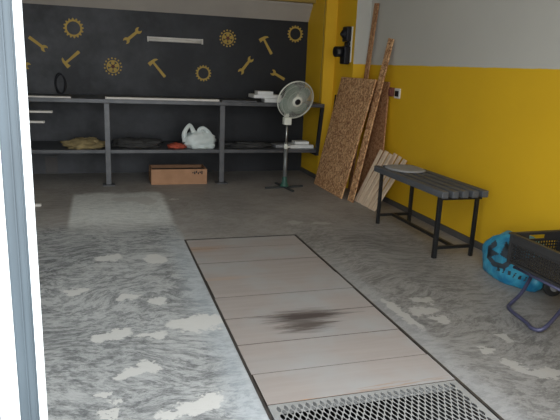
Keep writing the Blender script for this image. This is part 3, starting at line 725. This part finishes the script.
# ------------------------------------------------------------------ leaning boards
def lean(name, label, cat, b0, b1, t0, t1, th, m, group=None, bevel=.0015):
    """sheet with bottom edge b0-b1 and top edge t0-t1 (camera-side face)"""
    b0, b1, t0, t1 = map(Vector, (b0, b1, t0, t1)); n = (b1 - b0).cross(t0 - b0).normalized()
    if n.x < 0: n = -n
    vs = [b0, b1, t1, t0]; vs = vs + [v + n * th for v in vs]
    zmin = min(v.z for v in vs)
    if zmin < 0:
        for v in vs: v.z -= zmin
    mb = MB().add(vs, [(0, 1, 2, 3), (7, 6, 5, 4), (0, 4, 5, 1), (1, 5, 6, 2), (2, 6, 7, 3), (3, 7, 4, 0)])
    return tag(mb.build(name, m, loc=tuple((b0 + b1) / 2), bevel=bevel), label, cat, group)
lean('chipboard_sheet', 'large brown chipboard sheet leaning against the yellow pier', 'board', (2.60, 6.83, 0), (2.605, 5.955, 0), (2.875, 6.80, 1.345), (2.875, 5.85, 1.345), .018, M['osb'])
lean('chipboard_sheet', 'darker narrower chipboard sheet against the yellow wall behind the slanting strip', 'board', (2.925, 6.27, 0), (2.925, 5.66, 0), (3.055, 6.27, 1.325), (3.055, 5.885, 1.325), .016, M['osb_dark'])
lean('chipboard_strip', 'tallest chipboard strip, nearly upright, reaching up onto the white wall', 'board', (2.93, 6.50, 0), (2.93, 6.42, 0), (3.055, 6.405, 2.19), (3.055, 6.30, 2.18), .015, M['osb_dark'], 'chipboard strips')
lean('chipboard_strip', 'slanting chipboard strip leaning in front of the darker sheet', 'board', (2.655, 5.88, 0), (2.66, 5.755, 0), (3.045, 5.965, 1.79), (3.05, 5.86, 1.775), .016, M['osb'], 'chipboard strips')
rd = MB().tube([(2.80, 6.96, 0.0), (2.886, 6.98, 1.12)], .010, 8); 
tag(rd.build('dark_rod', M['blackplastic'], loc=(2.80, 6.9, 0)), 'thin dark rod leaning on the yellow pier left of the big chipboard sheet', 'rod')
# pale battens
tops = [(5.73, .60), (5.63, .60), (5.545, .585), (5.60, .575), (5.49, .565), (5.385, .545)]
bl = ['leftmost pale pine batten leaning low on the yellow wall', 'second pale batten from the left in the leaning bundle', 'third pale batten from the left in the leaning bundle',
      'fourth pale batten from the left in the leaning bundle', 'fifth pale batten from the left, behind the bench leg', 'rightmost pale batten of the bundle, behind the slatted bench']
for i, (ty, tz) in enumerate(tops):
    by = 5.82 - i * .088; w_ = .057; tx = (2.945, 2.955, 2.965, 3.05, 3.05, 3.05)[i]
    lean('pine_batten', bl[i], 'batten', (2.725 - .004 * (i % 2), by + w_ / 2, 0), (2.727, by - w_ / 2, 0), (tx - .002, ty + w_ / 2 - .01, tz), (tx, ty - w_ / 2 - .01, tz - .008), .012 + .008 * (i % 2), M['palewood'], 'pale battens leaning on the yellow wall')

# ------------------------------------------------------------------ slatted bench
be = thing('slatted_bench', 'dark grey slatted bench with black steel legs along the yellow wall', 'bench', (2.72, 4.38, 0))
BY0, BY1 = 3.79, 4.985
for k in range(5):
    x = 2.533 + k * .0905
    MB().box(x - .029, x + .029, BY0 - .003 * (k % 2), BY1 + .005 * (k % 3), .505, .560).build('seat_slat', M['slat'], be, (x, 4.4, .53), bevel=.006)
for (x, y, r_) in ((2.535, 3.86, .016), (2.875, 3.86, .014), (2.555, 4.91, .014), (2.895, 4.91, .015)):
    MB().box(x - r_, x + r_, y - r_, y + r_, 0, .48).build('leg', M['black'], be, (x, y, 0), bevel=.002)
for y, xa, xb in ((3.86, 2.535, 2.875), (4.91, 2.555, 2.895)):
    MB().box(xa - .015, xb + .035, y - .015, y + .015, .48, .505).build('top_rail', M['black'], be, (2.7, y, .49))
    MB().box(xa + .015, xb - .014, y - .012, y + .012, .075, .10).build('stretcher', M['black'], be, (2.7, y, .09))
MB().box(2.693, 2.717, 3.872, 4.898, .075, .10).build('long_stretcher', M['black'], be, (2.7, 4.4, .09))
gc = MB(); vs = []; nx, ny = 14, 14
for i in range(nx + 1):
    for j in range(ny + 1):
        u, v = i / nx, j / ny
        uu, vv = 2 * u - 1, 2 * v - 1; x = 2.72 + .175 * uu * math.sqrt(1 - .45 * vv * vv); y = 4.77 + .205 * vv * math.sqrt(1 - .45 * uu * uu)
        edge_ = min(u, 1 - u, v, 1 - v)
        z = .566 + .006 * abs(noise.noise(Vector((u * 3, v * 3, 4)))) + (.008 if edge_ > .05 else 0)
        vs.append((x, y, z))
k0 = len(vs); vs += [(x, y, .5605) for x, y, z in vs]; w_ = ny + 1
fs = []
for i in range(nx):
    for j in range(ny):
        q = (i * w_ + j, (i + 1) * w_ + j, (i + 1) * w_ + j + 1, i * w_ + j + 1); fs.append(q); fs.append(tuple(k0 + x for x in reversed(q)))
bd = [i * w_ for i in range(nx + 1)] + [nx * w_ + j for j in range(1, ny + 1)] + [i * w_ + ny for i in reversed(range(nx))] + [j for j in reversed(range(1, ny))]
for a_, b_ in zip(bd, bd[1:] + bd[:1]): fs.append((b_, a_, k0 + a_, k0 + b_))
gc.add(vs, fs, True); tag(gc.build('grey_cloth', M['greycloth'], loc=(2.70, 4.79, .56)), 'flat grey cloth lying on the far end of the slatted bench', 'cloth')

# ------------------------------------------------------------------ blue bag
def bag_mat():
    m, nt, b = new_mat('cyan_printed_bag'); L = nt.links.new
    b.inputs['Roughness'].default_value = .38
    tc = N(nt, 'ShaderNodeTexCoord'); pos = tc.outputs['Object']
    nz = N(nt, 'ShaderNodeTexNoise'); nz.inputs['Scale'].default_value = 9; nz.inputs['Detail'].default_value = 3; L(pos, nz.inputs['Vector'])
    mx = N(nt, 'ShaderNodeMix', data_type='RGBA'); mx.inputs['A'].default_value = (.012, .15, .29, 1); mx.inputs['B'].default_value = (.06, .37, .52, 1)
    r = N(nt, 'ShaderNodeMapRange'); r.inputs['From Min'].default_value = .35; r.inputs['From Max'].default_value = .65; L(nz.outputs['Fac'], r.inputs['Value']); L(r.outputs[0], mx.inputs['Factor'])
    L(mx.outputs['Result'], b.inputs['Base Color'])
    bp = N(nt, 'ShaderNodeBump'); bp.inputs['Strength'].default_value = .6; bp.inputs['Distance'].default_value = .02; L(nz.outputs['Fac'], bp.inputs['Height']); L(bp.outputs[0], b.inputs['Normal'])
    return m
BAGM = bag_mat()
BC = Vector((2.885, 3.33, 0)); BR = (.165, .29, .21)
bag = thing('blue_shopping_bag', 'bright blue plastic bag with black print slumped between the bench and the crate', 'bag', tuple(BC))
bb = blob('bag_body', tuple(BC), BR, BAGM, 21, .14, 1.6, bag, nu=72, nv=48, ridge=.07, power=2.3)
# printed motif: shapes projected onto the bag from the room side
bpy.context.view_layer.update()
from mathutils.bvhtree import BVHTree
bv = BVHTree.FromPolygons([bb.matrix_world @ v.co + BC * 0 for v in bb.data.vertices], [tuple(p_.vertices) for p_ in bb.data.polygons])
off = Vector(bb.matrix_world.translation)
def project_print(name, poly, label, m, lift=.004):
    """poly in (u,v) on a plane facing the entrance, dropped on to the bag skin"""
    fd = Vector((.55, .80, -.22)).normalized(); u_ = fd.cross(Vector((0, 0, 1))).normalized(); v_ = u_.cross(fd).normalized()
    xs = [p_[0] for p_ in poly]; ys = [p_[1] for p_ in poly]
    def inside(x, y):
        c_ = False; n = len(poly)
        for i in range(n):
            x1, y1 = poly[i]; x2, y2 = poly[i - 1]
            if (y1 > y) != (y2 > y) and x < (x2 - x1) * (y - y1) / (y2 - y1) + x1: c_ = not c_
        return c_
    st = .006; mb = MB(); cache = {}
    def pt(i, j):
        if (i, j) in cache: return cache[(i, j)]
        o_ = BC + Vector((0, 0, .18)) + u_ * (i * st) + v_ * (j * st) - fd * 1.0
        h = bv.ray_cast(o_, fd)
        r_ = None
        if h[0] is not None:
            mb.v.append(tuple(h[0] - fd * lift)); r_ = len(mb.v) - 1
        cache[(i, j)] = r_; return r_
    for i in range(int(min(xs) / st) - 1, int(max(xs) / st) + 2):
        for j in range(int(min(ys) / st) - 1, int(max(ys) / st) + 2):
            if inside((i + .5) * st, (j + .5) * st):
                q = [pt(i, j), pt(i + 1, j), pt(i + 1, j + 1), pt(i, j + 1)]
                if None not in q: mb.f.append(tuple(q)); mb.sm.append(True)
    if mb.f:
        o_ = mb.build(name, m, bag, tuple(BC))
        if label: o_['label'] = label
PR = mat('bag_print_black', (.045, .06, .075), .5)
def reg(c, r, n, a0=0, sy=1.): return [(c[0] + r * math.cos(a0 + 2 * PI * i / n), c[1] + sy * r * math.sin(a0 + 2 * PI * i / n)) for i in range(n)]
cu, cv = -.125, -.005
R8 = reg((cu, cv), .088, 8, .39, 1.2); r8 = reg((cu, cv), .058, 8, .39, 1.15)
def seg(i0, i1): return [R8[i % 8] for i in range(i0, i1 + 1)] + [r8[i % 8] for i in reversed(range(i0, i1 + 1))]
project_print('print_ring', seg(2, 5), 'black left arc of the printed badge', PR)
project_print('print_ring', seg(5, 8), 'black lower arc of the printed badge', PR)
project_print('print_ring', seg(0, 1) , 'black right arc of the printed badge', PR)
project_print('print_wedge', [(cu - .003, cv), R8[7], R8[0], R8[1]], 'black right wedge of the printed badge', PR)
project_print('print_wedge', [(cu - .003, cv), R8[3], R8[4]], 'black left wedge of the printed badge', PR)
for k in range(6):
    u0 = -.135 + k * .034; v0 = -.105 - k * .008
    project_print('print_letter', [(u0, v0 - .018), (u0 + .008, v0 - .018), (u0 + .020, v0 + .016), (u0 + .010, v0 + .018)] if k % 2 else [(u0, v0 - .018), (u0 + .020, v0 - .020), (u0 + .016, v0 + .014), (u0 + .004, v0 + .012)], None, PR)
# ------------------------------------------------------------------ crate on folding trolley
CX0, CX1, CY0, CY1, CZ0, CZ1 = 2.545, 2.955, 2.43, 3.03, .250, .455
cr = thing('plastic_crate', 'black perforated plastic crate sitting on the small trolley by the wall', 'crate', ((CX0 + CX1) / 2, (CY0 + CY1) / 2, CZ0))
cw = MB()
def mesh_wall(ax, c_, a0, a1, z0, z1, t=.004, step=.0215):
    """perforated side: a grid of ribs round square holes"""
    n = max(2, int(round((a1 - a0) / step))); m_ = max(2, int(round((z1 - z0) / step)))
    for i in range(n + 1):
        a = a0 + (a1 - a0) * i / n
        if ax == 'x': cw.box(c_ - t / 2, c_ + t / 2, a - .0042, a + .0042, z0, z1)
        else: cw.box(a - .0042, a + .0042, c_ - t / 2, c_ + t / 2, z0, z1)
    for j in range(m_ + 1):
        z = z0 + (z1 - z0) * j / m_
        if ax == 'x': cw.box(c_ - t / 2, c_ + t / 2, a0, a1, z - .0042, z + .0042)
        else: cw.box(a0, a1, c_ - t / 2, c_ + t / 2, z - .0042, z + .0042)
zt = CZ1 - .062
mesh_wall('x', CX0 + .012, CY0 + .02, CY1 - .02, CZ0 + .02, zt); mesh_wall('x', CX1 - .012, CY0 + .02, CY1 - .02, CZ0 + .02, zt)
mesh_wall('y', CY0 + .012, CX0 + .02, CX1 - .02, CZ0 + .02, zt); mesh_wall('y', CY1 - .012, CX0 + .02, CX1 - .02, CZ0 + .02, zt)
cw.build('mesh_sides', M['crate'], cr, (2.75, 2.73, .3))
rm = MB(); t_ = .012
# solid rim band, with hand holes in the short sides
rm.box(CX0 + .005, CX0 + .005 + t_, CY0, CY1, zt, CZ1 - .012).box(CX1 - .005 - t_, CX1 - .005, CY0, CY1, zt, CZ1 - .012)
xm = (CX0 + CX1) / 2
for y in (CY0 + .005, CY1 - .017):
    rm.box(CX0 + .017, xm - .065, y, y + t_, zt, CZ1 - .012).box(xm + .065, CX1 - .017, y, y + t_, zt, CZ1 - .012).box(xm - .065, xm + .065, y, y + t_, CZ1 - .02, CZ1 - .012).box(xm - .065, xm + .065, y, y + t_, zt, zt + .014)
# flange
rm.box(CX0 - .008, CX0 + .02, CY0 - .008, CY1 + .008, CZ1 - .012, CZ1).box(CX1 - .02, CX1 + .008, CY0 - .008, CY1 + .008, CZ1 - .012, CZ1).box(CX0 + .02, CX1 - .02, CY0 - .008, CY0 + .02, CZ1 - .012, CZ1).box(CX0 + .02, CX1 - .02, CY1 - .02, CY1 + .008, CZ1 - .012, CZ1)
rm.box(CX0 - .002, CX0 + .018, CY0, CY1, zt - .006, zt + .004)
rm.build('rim', M['crate'], cr, (2.75, 2.73, .4), bevel=.001)
bt = MB().box(CX0 + .01, CX1 - .01, CY0 + .01, CY1 - .01, CZ0, CZ0 + .02)
for x in (CX0, CX1 - .022):
    for y in (CY0, CY1 - .022): bt.box(x, x + .022, y, y + .022, CZ0, CZ1 - .012)
bt.build('base_and_corners', M['crate'], cr, (2.75, 2.73, CZ0))
# trolley
tr_ = thing('folding_trolley', 'small folding trolley with violet-blue tube frame and wheels under the crate', 'trolley', (2.72, 2.75, 0))
r_ = .012
U = smooth_pts([(2.78, 3.02, .21), (2.70, 2.965, .15), (2.60, 2.915, .07), (2.50, 2.885, .018), (2.462, 2.85, .0125), (2.438, 2.78, .0125), (2.415, 2.625, .0125), (2.395, 2.56, .0125), (2.415, 2.515, .018), (2.47, 2.515, .045), (2.60, 2.565, .11), (2.72, 2.62, .19), (2.78, 2.63, .21)], 5)
MB().tube(U, r_, 12).build('tube_loop', M['tube_blue'], tr_, (2.5, 2.75, .01))
fr_ = MB().tube([(2.56, 2.50, .237), (2.56, 2.97, .237)], .009, 10).tube([(2.92, 2.50, .237), (2.92, 2.97, .237)], .009, 10)
for y in (2.50, 2.64, 2.80, 2.97): fr_.tube([(2.56, y, .233), (2.92, y, .233)], .009, 10)
fr_.tube([(2.90, 2.52, .233), (2.92, 2.55, .085)], .008, 8).tube([(2.92, 2.95, .233), (2.92, 2.92, .085)], .008, 8)
fr_.build('deck_frame', M['tube_blue'], tr_, (2.7, 2.75, .2))
MB().tube([(2.92, 2.50, .085), (2.92, 2.97, .085)], .008, 10).build('axle', M['chrome'], tr_, (2.92, 2.7, .085))
for y in (2.49, 2.98):
    Mw = along((2.92, y - .015, .085), (0, 1, 0))
    wh = MB().lathe([(.050, .0), (.078, .0), (.085, .006), (.085, .024), (.078, .030), (.050, .030)], Mw, 30).build('wheel', M['rubber'], tr_, (2.92, y, .085))
    MB().lathe([(.012, -.003), (.046, -.002), (.050, .004), (.050, .026), (.046, .032), (.012, .033)], Mw, 24).build('wheel_hub', M['greycloth'], wh, (2.92, y, .085))

# ------------------------------------------------------------------ light
w = bpy.data.worlds.new('overcast'); sc.world = w; w.use_nodes = True
bg = w.node_tree.nodes['Background']; bg.inputs[0].default_value = (.92, .965, 1., 1); bg.inputs[1].default_value = 1.0
ld = bpy.data.lights.new('daylight_portal', 'AREA'); ld.shape = 'RECTANGLE'; ld.size = 3.2; ld.size_y = 2.6
lo = bpy.data.objects.new('daylight_portal', ld); col.objects.link(lo); lo.location = (.35, YF - .13, 1.3); lo.rotation_euler = (PI / 2, 0, 0)
ld.cycles.is_portal = True

# ------------------------------------------------------------------ camera
p_, y_, r_ = math.radians(13.9735), math.radians(17.5542), math.radians(2.4362)
cy, sy = math.cos(y_), math.sin(y_)
F = Vector((sy * math.cos(p_), cy * math.cos(p_), -math.sin(p_))); rt = Vector((cy, -sy, 0)); up = rt.cross(F)
Rr = math.cos(r_) * rt + math.sin(r_) * up; Uu = -math.sin(r_) * rt + math.cos(r_) * up
cd = bpy.data.cameras.new('camera'); cam = bpy.data.objects.new('camera', cd); col.objects.link(cam); sc.camera = cam
Mx = Matrix((Rr, Uu, -F)).transposed().to_4x4(); Mx.translation = (0, 0, 1.45); cam.matrix_world = Mx
cd.sensor_fit = 'HORIZONTAL'; cd.sensor_width = 36; cd.lens = 579.284 / 560 * 36; cd.clip_start = .02

vs_ = sc.view_settings
vs_.view_transform = 'Standard'; vs_.look = 'None'; vs_.gamma = 1; vs_.use_curve_mapping = False; vs_.exposure = 2.45
